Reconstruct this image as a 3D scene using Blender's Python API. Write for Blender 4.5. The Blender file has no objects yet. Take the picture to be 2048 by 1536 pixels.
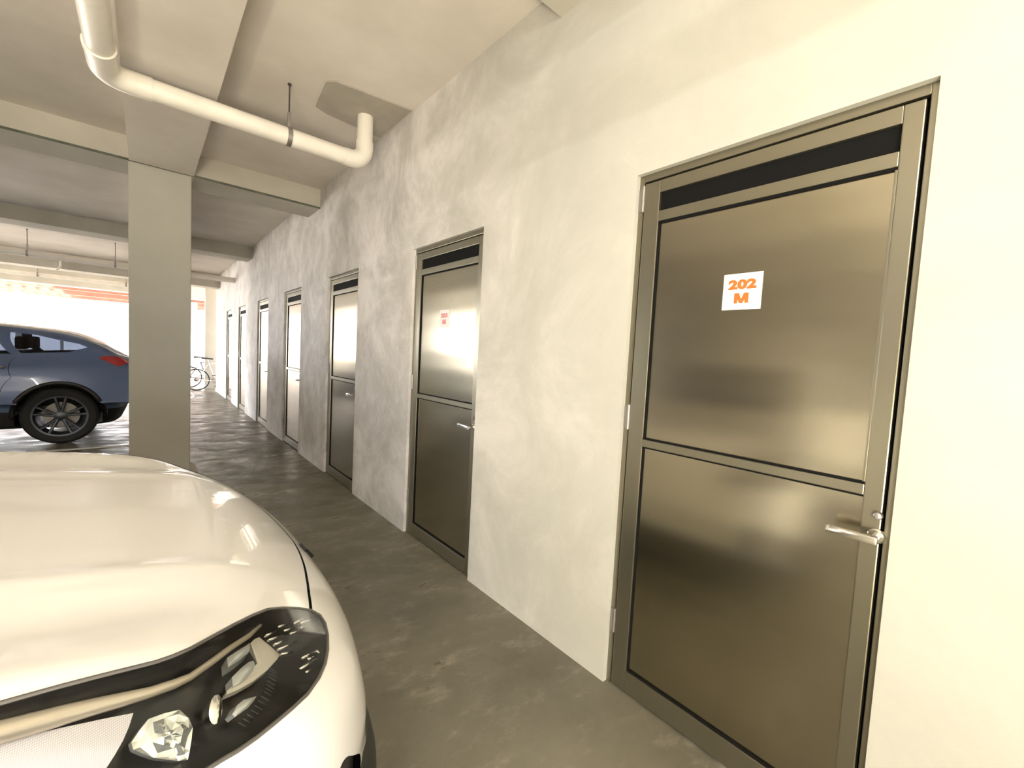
import bpy, bmesh, math, random
import numpy as np
from mathutils import Vector, Matrix
from mathutils.geometry import delaunay_2d_cdt
random.seed(7); np.random.seed(7)
SC=bpy.context.scene; COL=SC.collection
PI=math.pi

# ------------------------------------------------------------------ materials
def mat(name,color,rough=.6,metal=0.0,var=0.0,var_scale=3.0,bump=0.0,bump_scale=30.0,color2=None,coat=0.0,stretch=None,rough_var=0.0,detail=6.0,aniso=0.0,spec=None):
    m=bpy.data.materials.new(name); m.use_nodes=True
    nt=m.node_tree; b=nt.nodes['Principled BSDF']
    b.inputs['Base Color'].default_value=(*color,1); b.inputs['Roughness'].default_value=rough; b.inputs['Metallic'].default_value=metal
    if spec is not None: b.inputs['Specular IOR Level'].default_value=spec
    if coat: b.inputs['Coat Weight'].default_value=coat; b.inputs['Coat Roughness'].default_value=.03
    if aniso: b.inputs['Anisotropic'].default_value=aniso
    if var or bump or color2 or rough_var:
        tc=nt.nodes.new('ShaderNodeTexCoord'); mp=nt.nodes.new('ShaderNodeMapping'); nt.links.new(tc.outputs['Object'],mp.inputs['Vector'])
        if stretch: mp.inputs['Scale'].default_value=stretch
        n=nt.nodes.new('ShaderNodeTexNoise'); n.inputs['Scale'].default_value=var_scale; n.inputs['Detail'].default_value=detail; n.inputs['Roughness'].default_value=.6
        nt.links.new(mp.outputs['Vector'],n.inputs['Vector'])
        if var or color2:
            r=nt.nodes.new('ShaderNodeValToRGB'); c2=color2 or tuple(min(1,c*(1+var)) for c in color); c1=color if color2 else tuple(c*(1-var) for c in color)
            r.color_ramp.elements[0].position=.35; r.color_ramp.elements[1].position=.68
            r.color_ramp.elements[0].color=(*c1,1); r.color_ramp.elements[1].color=(*c2,1)
            nt.links.new(n.outputs['Fac'],r.inputs['Fac']); nt.links.new(r.outputs['Color'],b.inputs['Base Color'])
        if rough_var:
            mr=nt.nodes.new('ShaderNodeMapRange'); mr.inputs['From Min'].default_value=.3; mr.inputs['From Max'].default_value=.7
            mr.inputs['To Min'].default_value=rough-rough_var; mr.inputs['To Max'].default_value=rough+rough_var
            nt.links.new(n.outputs['Fac'],mr.inputs['Value']); nt.links.new(mr.outputs['Result'],b.inputs['Roughness'])
        if bump:
            n2=nt.nodes.new('ShaderNodeTexNoise'); n2.inputs['Scale'].default_value=bump_scale; n2.inputs['Detail'].default_value=5
            nt.links.new(mp.outputs['Vector'],n2.inputs['Vector'])
            bp=nt.nodes.new('ShaderNodeBump'); bp.inputs['Strength'].default_value=bump; bp.inputs['Distance'].default_value=.01
            nt.links.new(n2.outputs['Fac'],bp.inputs['Height']); nt.links.new(bp.outputs['Normal'],b.inputs['Normal'])
    return m
def glass(name,color,mixfac,rough=.02):
    """thin sheet glass: tinted transparency plus fresnel reflection"""
    m=bpy.data.materials.new(name); m.use_nodes=True; nt=m.node_tree; nt.nodes.clear()
    o=nt.nodes.new('ShaderNodeOutputMaterial'); t=nt.nodes.new('ShaderNodeBsdfTransparent'); g=nt.nodes.new('ShaderNodeBsdfGlossy'); mx=nt.nodes.new('ShaderNodeMixShader')
    lw=nt.nodes.new('ShaderNodeFresnel'); lw.inputs['IOR'].default_value=mixfac
    t.inputs['Color'].default_value=(*color,1); g.inputs['Roughness'].default_value=rough; g.inputs['Color'].default_value=(1,1,1,1)
    nt.links.new(lw.outputs['Fac'],mx.inputs['Fac']); nt.links.new(t.outputs['BSDF'],mx.inputs[1]); nt.links.new(g.outputs['BSDF'],mx.inputs[2]); nt.links.new(mx.outputs['Shader'],o.inputs['Surface'])
    return m

def wall_plaster():
    """skim-coated wall: cream paint near the first door turning into bare mottled cement further along"""
    m=bpy.data.materials.new('wall_plaster'); m.use_nodes=True; nt=m.node_tree; b=nt.nodes['Principled BSDF']; L=nt.links.new
    tc=nt.nodes.new('ShaderNodeTexCoord')
    def noise(scale,detail,rough,sc=(1,1,1),dist=0):
        mp=nt.nodes.new('ShaderNodeMapping'); mp.inputs['Scale'].default_value=sc; L(tc.outputs['Object'],mp.inputs['Vector'])
        n=nt.nodes.new('ShaderNodeTexNoise'); n.inputs['Scale'].default_value=scale; n.inputs['Detail'].default_value=detail; n.inputs['Roughness'].default_value=rough; n.inputs['Distortion'].default_value=dist
        L(mp.outputs['Vector'],n.inputs['Vector']); return n
    def ramp(n,stops):
        r=nt.nodes.new('ShaderNodeValToRGB'); e=r.color_ramp.elements
        while len(e)<len(stops): e.new(.5)
        for k,(p,c) in enumerate(stops): e[k].position=p; e[k].color=(*c,1)
        L(n,r.inputs['Fac']); return r
    big=noise(1.7,9,.7,(1,1,.95),.5); fine=noise(4.6,8,.7,(1,1,.85),.3)
    cement=ramp(big.outputs['Fac'],[(.36,(.45,.43,.405)),(.5,(.58,.555,.53)),(.62,(.72,.69,.665))])
    streak=ramp(fine.outputs['Fac'],[(.5,(0,0,0)),(.7,(1,1,1))])
    mx=nt.nodes.new('ShaderNodeMix'); mx.data_type='RGBA'; mx.blend_type='MIX'
    mf=nt.nodes.new('ShaderNodeMath'); mf.operation='MULTIPLY'; mf.inputs[1].default_value=.55; L(streak.outputs['Color'],mf.inputs[0])
    L(mf.outputs[0],mx.inputs['Factor']); L(cement.outputs['Color'],mx.inputs[6]); mx.inputs[7].default_value=(.80,.765,.735,1)
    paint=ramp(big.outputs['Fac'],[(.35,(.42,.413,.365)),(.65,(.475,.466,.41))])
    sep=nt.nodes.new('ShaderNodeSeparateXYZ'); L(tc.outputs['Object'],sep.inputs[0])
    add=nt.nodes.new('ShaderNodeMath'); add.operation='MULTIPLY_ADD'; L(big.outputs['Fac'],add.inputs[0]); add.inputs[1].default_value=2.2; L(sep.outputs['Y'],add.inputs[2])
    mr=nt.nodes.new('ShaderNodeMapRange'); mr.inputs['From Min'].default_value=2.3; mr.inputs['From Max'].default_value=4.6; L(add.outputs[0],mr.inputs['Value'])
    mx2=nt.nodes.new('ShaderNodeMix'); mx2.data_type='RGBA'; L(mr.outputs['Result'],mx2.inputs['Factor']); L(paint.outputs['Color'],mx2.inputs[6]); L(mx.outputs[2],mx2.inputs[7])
    L(mx2.outputs[2],b.inputs['Base Color']); b.inputs['Roughness'].default_value=.75
    bp=nt.nodes.new('ShaderNodeBump'); bp.inputs['Strength'].default_value=.18; bp.inputs['Distance'].default_value=.02; L(fine.outputs['Fac'],bp.inputs['Height']); L(bp.outputs['Normal'],b.inputs['Normal'])
    return m

def floor_concrete():
    m=bpy.data.materials.new('floor_concrete'); m.use_nodes=True; nt=m.node_tree; b=nt.nodes['Principled BSDF']; L=nt.links.new
    tc=nt.nodes.new('ShaderNodeTexCoord')
    def noise(scale,detail,rough,sc=(1,1,1)):
        mp=nt.nodes.new('ShaderNodeMapping'); mp.inputs['Scale'].default_value=sc; mp.inputs['Rotation'].default_value=(0,0,.5); L(tc.outputs['Object'],mp.inputs['Vector'])
        n=nt.nodes.new('ShaderNodeTexNoise'); n.inputs['Scale'].default_value=scale; n.inputs['Detail'].default_value=detail; n.inputs['Roughness'].default_value=rough
        L(mp.outputs['Vector'],n.inputs['Vector']); return n
    a=noise(1.4,8,.65); w=noise(3.2,9,.7,(1,1.7,1)); s=noise(9,4,.6,(1,2.0,1))
    r=nt.nodes.new('ShaderNodeValToRGB'); e=r.color_ramp.elements; e[0].position=.32; e[0].color=(.105,.098,.073,1); e[1].position=.7; e[1].color=(.20,.186,.142,1); L(a.outputs['Fac'],r.inputs['Fac'])
    r2=nt.nodes.new('ShaderNodeValToRGB'); e=r2.color_ramp.elements; e[0].position=.50; e[0].color=(0,0,0,1); e[1].position=.66; e[1].color=(1,1,1,1); L(w.outputs['Fac'],r2.inputs['Fac'])
    r3=nt.nodes.new('ShaderNodeValToRGB'); e=r3.color_ramp.elements; e[0].position=.45; e[0].color=(0,0,0,1); e[1].position=.7; e[1].color=(1,1,1,1); L(s.outputs['Fac'],r3.inputs['Fac'])
    mm=nt.nodes.new('ShaderNodeMath'); mm.operation='MULTIPLY'; L(r2.outputs['Color'],mm.inputs[0]); L(r3.outputs['Color'],mm.inputs[1])
    m2=nt.nodes.new('ShaderNodeMath'); m2.operation='MULTIPLY'; m2.inputs[1].default_value=.7; L(mm.outputs[0],m2.inputs[0])
    mx=nt.nodes.new('ShaderNodeMix'); mx.data_type='RGBA'; L(m2.outputs[0],mx.inputs['Factor']); L(r.outputs['Color'],mx.inputs[6]); mx.inputs[7].default_value=(.42,.39,.34,1)
    L(mx.outputs[2],b.inputs['Base Color'])
    mr=nt.nodes.new('ShaderNodeMapRange'); mr.inputs['From Min'].default_value=.35; mr.inputs['From Max'].default_value=.65; mr.inputs['To Min'].default_value=.62; mr.inputs['To Max'].default_value=.24
    L(w.outputs['Fac'],mr.inputs['Value']); L(mr.outputs['Result'],b.inputs['Roughness'])
    bp=nt.nodes.new('ShaderNodeBump'); bp.inputs['Strength'].default_value=.12; bp.inputs['Distance'].default_value=.01; L(s.outputs['Fac'],bp.inputs['Height']); L(bp.outputs['Normal'],b.inputs['Normal'])
    return m

M={}
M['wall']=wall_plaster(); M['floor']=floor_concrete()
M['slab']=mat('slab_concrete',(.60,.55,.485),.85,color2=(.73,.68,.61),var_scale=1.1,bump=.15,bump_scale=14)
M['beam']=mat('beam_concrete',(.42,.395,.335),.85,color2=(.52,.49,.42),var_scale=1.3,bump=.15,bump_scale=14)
M['patch']=mat('patch_dark',(.38,.345,.295),.9,var=.1,var_scale=4,bump=.2)
M['pillar']=mat('pillar_render',(.40,.385,.33),.8,var=.05,var_scale=2,bump=.1,bump_scale=18)
M['pale']=mat('pale_mortar',(.62,.58,.52),.9,var=.1,var_scale=9,bump=.3)
M['pvc']=mat('pipe_pvc',(.74,.70,.62),.38,var=.05,var_scale=6)
M['steel']=mat('dark_steel',(.10,.09,.08),.5,.6)
M['galv']=mat('galvanised_clip',(.33,.31,.29),.4,.8)
M['bronze']=mat('door_aluminium',(.40,.365,.28),.21,1.0)
M['bronze_f']=mat('frame_aluminium',(.27,.25,.19),.30,.9,bump=.02,bump_scale=60)
M['black']=mat('black_gap',(.006,.006,.006),.8,spec=.1)
M['chrome']=mat('handle_chrome',(.82,.80,.76),.16,1.0)
M['sign']=mat('sign_card',(.72,.71,.69),.45)
M['orange']=mat('orange_print',(.80,.13,.02),.5)
M['red']=mat('faded_red_print',(.60,.20,.20),.5)
M['line']=mat('line_paint',(.78,.76,.72),.6,var=.12,var_scale=12)
M['terracotta']=mat('roof_boards',(.34,.15,.11),.7,var=.15,var_scale=4)
M['ground']=mat('yard_paving',(.62,.57,.49),.9,var=.1,var_scale=2)
M['whitewall']=mat('yard_wall',(.80,.76,.70),.9,var=.05,var_scale=1)
M['paint_white']=mat('white_car_paint',(.86,.85,.83),.34,0.0,coat=1.0)
M['paint_blue']=mat('slate_blue_car_paint',(.10,.16,.33),.35,.2,coat=1.0)
M['plastic']=mat('black_plastic',(.016,.016,.017),.42)
M['gloss_black']=mat('gloss_black_housing',(.012,.012,.013),.28)
M['rubber']=mat('tire_rubber',(.02,.02,.021),.75,bump=.2,bump_scale=80)
M['alloy']=mat('alloy_rim',(.42,.43,.45),.3,.9)
M['alloy_dark']=mat('dark_alloy_rim',(.10,.11,.13),.35,.8)
M['mirror']=mat('reflector_chrome',(.88,.87,.85),.10,1.0)
M['warmchrome']=mat('light_guide_beige',(.66,.58,.47),.22,.35)
M['lensglass']=mat('projector_glass',(.64,.66,.67),.10,.3)
M['crystal']=mat('crystal_facets',(.86,.88,.86),.05,.75)
M['clear']=glass('clear_lens',(.93,.95,.95),1.26)
M['tint']=glass('tinted_glass',(.42,.46,.48),1.5)
M['dark_tint']=glass('dark_tinted_glass',(.16,.18,.22),1.5)
M['seal']=mat('lens_seal_grey',(.10,.095,.09),.35)
M['bezel']=mat('bezel_satin',(.78,.74,.66),.25,.35)
M['tail']=mat('tail_lamp_red',(.45,.015,.02),.15,coat=1.0)
M['seat']=mat('seat_fabric',(.05,.05,.055),.8)
M['bike_dark']=mat('bicycle_dark_paint',(.03,.04,.06),.3,coat=.5)
M['bike_pale']=mat('bicycle_pale_paint',(.72,.70,.66),.3,coat=.5)
M['brown']=mat('brown_cog',(.20,.11,.05),.5,.6)
def panel_sheet():
    # faintly rippled metal sheet
    m=M['bronze']; nt=m.node_tree; b=nt.nodes['Principled BSDF']; L=nt.links.new
    tc=nt.nodes.new('ShaderNodeTexCoord'); w=nt.nodes.new('ShaderNodeTexWave'); w.bands_direction='Z'; w.inputs['Scale'].default_value=2.4; w.inputs['Distortion'].default_value=.4; L(tc.outputs['Object'],w.inputs['Vector'])
    bp=nt.nodes.new('ShaderNodeBump'); bp.inputs['Strength'].default_value=.12; bp.inputs['Distance'].default_value=.003; L(w.outputs['Fac'],bp.inputs['Height']); L(bp.outputs['Normal'],b.inputs['Normal'])
panel_sheet()
def glow(name,col,e):
    m=bpy.data.materials.new(name); m.use_nodes=True; b=m.node_tree.nodes['Principled BSDF']; b.inputs['Base Color'].default_value=(.9,.9,.9,1); b.inputs['Emission Color'].default_value=(*col,1); b.inputs['Emission Strength'].default_value=e; return m
M['tube']=glow('fill_tube_glow',(1,.99,.97),240)  # emission for the added tube lights
# grid panel inside the headlamp: fine dotted bump on a bright reflector
def grid_panel():
    m=bpy.data.materials.new('dotted_reflector'); m.use_nodes=True; nt=m.node_tree; b=nt.nodes['Principled BSDF']; L=nt.links.new
    b.inputs['Base Color'].default_value=(.86,.83,.84,1); b.inputs['Roughness'].default_value=.45
    tc=nt.nodes.new('ShaderNodeTexCoord'); ws=[]
    for d in ('X','Z'):
        w=nt.nodes.new('ShaderNodeTexWave'); w.bands_direction=d; w.inputs['Scale'].default_value=140; L(tc.outputs['Object'],w.inputs['Vector']); ws.append(w)
    mm=nt.nodes.new('ShaderNodeMath'); mm.operation='MULTIPLY'; L(ws[0].outputs['Fac'],mm.inputs[0]); L(ws[1].outputs['Fac'],mm.inputs[1])
    r=nt.nodes.new('ShaderNodeValToRGB'); e=r.color_ramp.elements; e[0].color=(.58,.53,.56,1); e[1].color=(.80,.78,.78,1); e[1].position=.5; L(mm.outputs[0],r.inputs['Fac']); L(r.outputs['Color'],b.inputs['Base Color'])
    return m
M['grid']=grid_panel()

# ------------------------------------------------------------------ builders
def tag(o,label=None,cat=None,group=None,kind=None):
    if label: o['label']=label
    if cat: o['category']=cat
    if group: o['group']=group
    if kind: o['kind']=kind
    return o
def empty(name,loc=(0,0,0),rz=0):
    o=bpy.data.objects.new(name,None); COL.objects.link(o); o.location=loc; o.rotation_euler=(0,0,rz); o.empty_display_size=.1
    return o
def link_mesh(name,me,m,parent=None,smooth=False):
    o=bpy.data.objects.new(name,me); COL.objects.link(o)
    if m is not None and not me.materials: me.materials.append(m)
    if parent is not None: o.parent=parent
    if smooth: me.polygons.foreach_set('use_smooth',[True]*len(me.polygons))
    return o
class MB:
    def __init__(s): s.bm=bmesh.new()
    def box(s,x0,x1,y0,y1,z0,z1,bevel=0):
        vs=[s.bm.verts.new((x,y,z)) for x in (x0,x1) for y in (y0,y1) for z in (z0,z1)]
        fs=[s.bm.faces.new([vs[i] for i in f]) for f in ((0,1,3,2),(4,6,7,5),(0,4,5,1),(2,3,7,6),(0,2,6,4),(1,5,7,3))]
        if bevel:
            es=list({e for f in fs for e in f.edges}); bmesh.ops.bevel(s.bm,geom=es,offset=bevel,segments=2,affect='EDGES',profile=.6)
        return s
    def tube(s,pts,r,n=16,caps=True,rs=None):
        pts=[Vector(p) for p in pts]; rings=[]; up=None
        for i,p in enumerate(pts):
            d=(pts[min(i+1,len(pts)-1)]-pts[max(i-1,0)]).normalized()
            if up is None:
                a=Vector((0,0,1)) if abs(d.z)<.9 else Vector((1,0,0)); up=(a-d*a.dot(d)).normalized()
            else: up=(up-d*up.dot(d)).normalized()
            sd=d.cross(up); rr=rs[i] if rs else r
            rings.append([s.bm.verts.new(p+(up*math.cos(t)+sd*math.sin(t))*rr) for t in [2*PI*k/n for k in range(n)]])
        for a,b in zip(rings,rings[1:]):
            for k in range(n): s.bm.faces.new((a[k],a[(k+1)%n],b[(k+1)%n],b[k]))
        if caps: s.bm.faces.new(rings[0][::-1]); s.bm.faces.new(rings[-1])
        return s
    def cyl(s,a,b,r,n=20): return s.tube([a,b],r,n)
    def lathe(s,prof,c,axis='y',n=40):
        """prof: list of (radius, offset along the axis); closed ring profile"""
        rings=[]
        for r,h in prof:
            ring=[]
            for k in range(n):
                t=2*PI*k/n
                v={'y':(r*math.cos(t),h,r*math.sin(t)),'x':(h,r*math.cos(t),r*math.sin(t)),'z':(r*math.cos(t),r*math.sin(t),h)}[axis]
                ring.append(s.bm.verts.new((c[0]+v[0],c[1]+v[1],c[2]+v[2])))
            rings.append(ring)
        for a,b in zip(rings,rings[1:]):
            for k in range(n): s.bm.faces.new((a[k],a[(k+1)%n],b[(k+1)%n],b[k]))
        return s
    def prism(s,poly,vec):
        a=[s.bm.verts.new(p) for p in poly]; b=[s.bm.verts.new(Vector(p)+Vector(vec)) for p in poly]; n=len(poly)
        s.bm.faces.new(a); s.bm.faces.new(b[::-1])
        for k in range(n): s.bm.faces.new((a[(k+1)%n],a[k],b[k],b[(k+1)%n]))
        return s
    def build(s,name,m,parent=None,smooth=False,auto=None):
        bmesh.ops.recalc_face_normals(s.bm,faces=s.bm.faces[:])
        if auto is not None:
            for f in s.bm.faces: f.smooth=True
            for e in s.bm.edges:
                if len(e.link_faces)==2 and e.calc_face_angle(0)>auto: e.smooth=False
        me=bpy.data.meshes.new(name); s.bm.to_mesh(me); s.bm.free()
        return link_mesh(name,me,m,parent,smooth)
def struct(name,mb,m,label,cat,parent=None):
    return tag(mb.build(name,m,parent),label,cat,kind='structure')
def bend(a,c,b,n=7):
    """quarter bend from a to b around corner c"""
    a,b,c=Vector(a),Vector(b),Vector(c); out=[]
    for i in range(n+1):
        t=i/n*PI/2; out.append(c+(a-c)*(1-math.sin(t))+(b-c)*(1-math.cos(t)))
    return out

# ------------------------------------------------------------------ camera
cam=bpy.data.cameras.new('camera'); co=bpy.data.objects.new('camera',cam); COL.objects.link(co)
yaw,pit,rol=math.radians(40.76571),math.radians(-3.54279),math.radians(3.01045)
fw=Vector((math.sin(yaw)*math.cos(pit),math.cos(yaw)*math.cos(pit),math.sin(pit))); r0=Vector((math.cos(yaw),-math.sin(yaw),0)); u0=r0.cross(fw)
rr=r0*math.cos(rol)+u0*math.sin(rol); uu=u0*math.cos(rol)-r0*math.sin(rol)
co.matrix_world=Matrix(((rr.x,uu.x,-fw.x,-1.4775),(rr.y,uu.y,-fw.y,0),(rr.z,uu.z,-fw.z,1.3561),(0,0,0,1)))
cam.sensor_fit='HORIZONTAL'; cam.sensor_width=36; cam.lens=853.703/2048*36; cam.clip_start=.05; cam.clip_end=300
SC.camera=co

# ------------------------------------------------------------------ setting
SLAB=3.10; BEAM=2.895
DOORS=[(.169,1.02),(2.033,2.885),(3.937,4.789),(5.825,6.677),(7.705,8.557),(9.685,10.537),(11.42,12.272)]
DH=2.10
YB0,YB1=-7.0,17.2
struct('floor',MB().box(-10,1.8,YB0,YB1,-.2,0),M['floor'],'dark worn concrete garage floor along the storage doors','floor')
struct('ceiling',MB().box(-10,1.8,YB0,YB1,SLAB,SLAB+.25),M['slab'],'bare grey concrete slab overhead','ceiling')
w=MB(); e=-5.0
for a,b in DOORS:
    w.box(0,.2,e,a,0,SLAB); w.box(0,.2,a,b,DH,SLAB); e=b
w.box(0,.2,e,14.15,0,SLAB)
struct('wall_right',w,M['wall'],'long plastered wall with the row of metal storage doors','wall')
w=MB(); w.box(1.5,1.6,-5,14.15,0,SLAB); w.box(.2,1.5,-5,-4.9,0,SLAB); w.box(.2,1.5,14.05,14.15,0,SLAB)
for a,b in zip(DOORS,DOORS[1:]): w.box(.2,1.5,(a[1]+b[0])/2-.05,(a[1]+b[0])/2+.05,0,SLAB)
struct('wall_storage',w,M['slab'],'bare walls of the dark storage rooms behind the metal doors','wall')
struct('wall_back',MB().box(-10,1.8,YB0-.2,YB0,1.9,SLAB).box(-10,-8.0,YB0-.2,YB0,0,1.9).box(-2.5,1.8,YB0-.2,YB0,0,1.9),M['pillar'],'garage wall with the entrance behind the parked white car','wall')
struct('wall_left',MB().box(-9.3,-9.15,YB0,9.3,0,SLAB),M['pillar'],'unseen plain wall added to block sky light on the open side','wall')  # added blocker, keeps bright sky out of the door reflections
# beams along the aisle and across it
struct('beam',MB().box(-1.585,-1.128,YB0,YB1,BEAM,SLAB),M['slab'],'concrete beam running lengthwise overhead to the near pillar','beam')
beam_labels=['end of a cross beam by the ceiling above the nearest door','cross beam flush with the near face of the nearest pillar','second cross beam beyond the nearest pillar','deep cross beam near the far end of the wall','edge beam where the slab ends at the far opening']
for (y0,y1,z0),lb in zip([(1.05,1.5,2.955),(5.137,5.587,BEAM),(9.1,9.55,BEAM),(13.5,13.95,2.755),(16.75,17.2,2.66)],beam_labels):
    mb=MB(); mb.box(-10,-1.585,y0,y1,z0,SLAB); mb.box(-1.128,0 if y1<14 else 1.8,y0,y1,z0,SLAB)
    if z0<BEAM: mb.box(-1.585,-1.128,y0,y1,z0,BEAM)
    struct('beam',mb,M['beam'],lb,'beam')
# dark greenish strip along the lower edge of the near cross beam
struct('trim_1',MB().box(-10,0,5.129,5.137,BEAM-.004,BEAM+.014),mat('dark_edge',(.11,.115,.085),.9,var=.3,var_scale=6),'dark greenish lower edge of the near cross beam','beam edge')
def pillar(x0,x1,y0,y1,z1,lb,fillet=True):
    r=empty('pillar',((x0+x1)/2,(y0+y1)/2,0)); tag(r,lb,'pillar',kind='structure')
    cx,cy=(x0+x1)/2,(y0+y1)/2
    MB().box(x0-cx,x1-cx,y0-cy,y1-cy,0,z1,.012).build('shaft',M['pillar'],r)
    if fillet:
        f=MB(); d=.085
        f.prism([(x1-cx,y0-cy,0),(x1-cx+d,y0-cy+.02,0),(x1-cx,y0-cy,.07)],(0,y1-y0+.15,0)); f.build('mortar_fillet',M['pale'],r)
    return r
pillar(-1.59,-1.145,5.137,5.587,BEAM,'rendered concrete pillar between the white car and the walkway')
pillar(-1.59,-1.145,9.1,9.55,BEAM,'pillar standing directly behind the nearest pillar',False)
pillar(-1.59,-1.145,13.5,13.95,2.755,'third pillar in line behind the nearest one',False)
pillar(-.2,.06,14.75,15.05,SLAB,'slim pinkish pillar behind the bicycles past the wall end',False)
pillar(-.5,.16,22.0,22.3,2.95,'pillar in the yard seen beside the slim pinkish one',False)
pillar(-5.27,-5.03,25,25.25,2.9,'far post of the boarded roof at the bright opening',False)
pillar(-4.29,-4.19,27,27.1,2.9,'thin far post in the bright opening over the dark car',False)
for y in (9.3,13.5): pillar(-9.3,-8.9,y,y+.42,2.6,'edge pillar at %s of the open garage side'%{9.3:'the third bay',13.5:'the far bay'}[y],False)
struct('beam',MB().box(-9.3,-8.9,YB0,YB1,2.6,SLAB),M['slab'],'edge beam above the open garage side','beam')
# thin darker patch around the drain outlet
p=MB(); p.prism([(-.575,3.06,SLAB),(-.53,3.01,SLAB),(-.02,2.95,SLAB),(-.02,3.5,SLAB),(-.45,3.46,SLAB),(-.54,3.42,SLAB)],(0,0,-.012))
struct('ceiling_patch',p,M['patch'],'darker patch on the slab around the drain pipe end','ceiling patch')
# bay lines
def line(x0,x1,y0,y1,lb): tag(MB().box(x0,x1,y0,y1,0,.003).build('bay_line',M['line']),lb,'parking line',kind='structure')
line(-6.6,-1.62,7.10,7.18,'white painted bay line in front of the dark parked car')
# yard beyond
struct('ground',MB().box(-70,50,-60,90,-.45,-.21),M['ground'],'pale sunlit paving of the yard beyond the garage','ground')
struct('yard_floor',MB().box(-12,6,YB1,31,-.2,0),M['ground'],'pale paving under the boarded roof outside','ground')
struct('wall_yard',MB().box(-40,30,46,46.3,-.2,2.3),M['whitewall'],'pale boundary wall across the far yard','wall')
rf=empty('boarded_roof',(-3,22,SLAB)); tag(rf,'reddish boarded roof with open slots outside the far opening','roof',kind='structure')
for k in range(9):
    x=-5.9-.32*k+.0
k=0
x=-7.6
while x<-3.9:
    MB().box(x+3,x+3+.17,YB1+.1-22,27.2-22,.02,.10).build('board',M['terracotta'],rf); x+=.36
MB().box(-3.9+3,3+3,YB1+.1-22,27.2-22,.02,.08).build('board',M['terracotta'],rf)
for y in (19.5,22.1,24.7,27.0): MB().box(-9+3,3+3,y-22,y+.14-22,-.16,.02).build('joist',M['terracotta'],rf)

# ------------------------------------------------------------------ storage doors
def text_mesh(txt,size,sx,off,depth):
    if txt=='M':                                                # heavy block capital
        h=size*.42; w=size*.30*sx; t=size*.15*sx; o=MB()
        for i,q in enumerate(([(-w,-h),(-w,h),(-w+t,h),(-w+t,-h)],[(w-t,-h),(w-t,h),(w,h),(w,-h)],[(-w+t*.2,h),(-w+t*1.3,h),(t*.45,-h),(-t*.45,-h)],[(w-t*1.3,h),(w-t*.2,h),(t*.45,-h),(-t*.45,-h)])): o.prism([(x,y,-depth) for x,y in q],(0,0,2*depth+i*.00018))
        bmesh.ops.recalc_face_normals(o.bm,faces=o.bm.faces[:]); me=bpy.data.meshes.new('M'); o.bm.to_mesh(me); o.bm.free(); return me
    cu=bpy.data.curves.new('t','FONT'); cu.body=txt; cu.size=size; cu.offset=off; cu.extrude=depth; cu.align_x='CENTER'; cu.align_y='CENTER'; cu.space_character=1.06
    o=bpy.data.objects.new('t',cu); COL.objects.link(o); bpy.context.view_layer.update()
    me=bpy.data.meshes.new_from_object(o.evaluated_get(bpy.context.evaluated_depsgraph_get()))
    bpy.data.objects.remove(o); bpy.data.curves.remove(cu)
    me.transform(Matrix.Diagonal((sx,1,1,1))); return me
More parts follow.
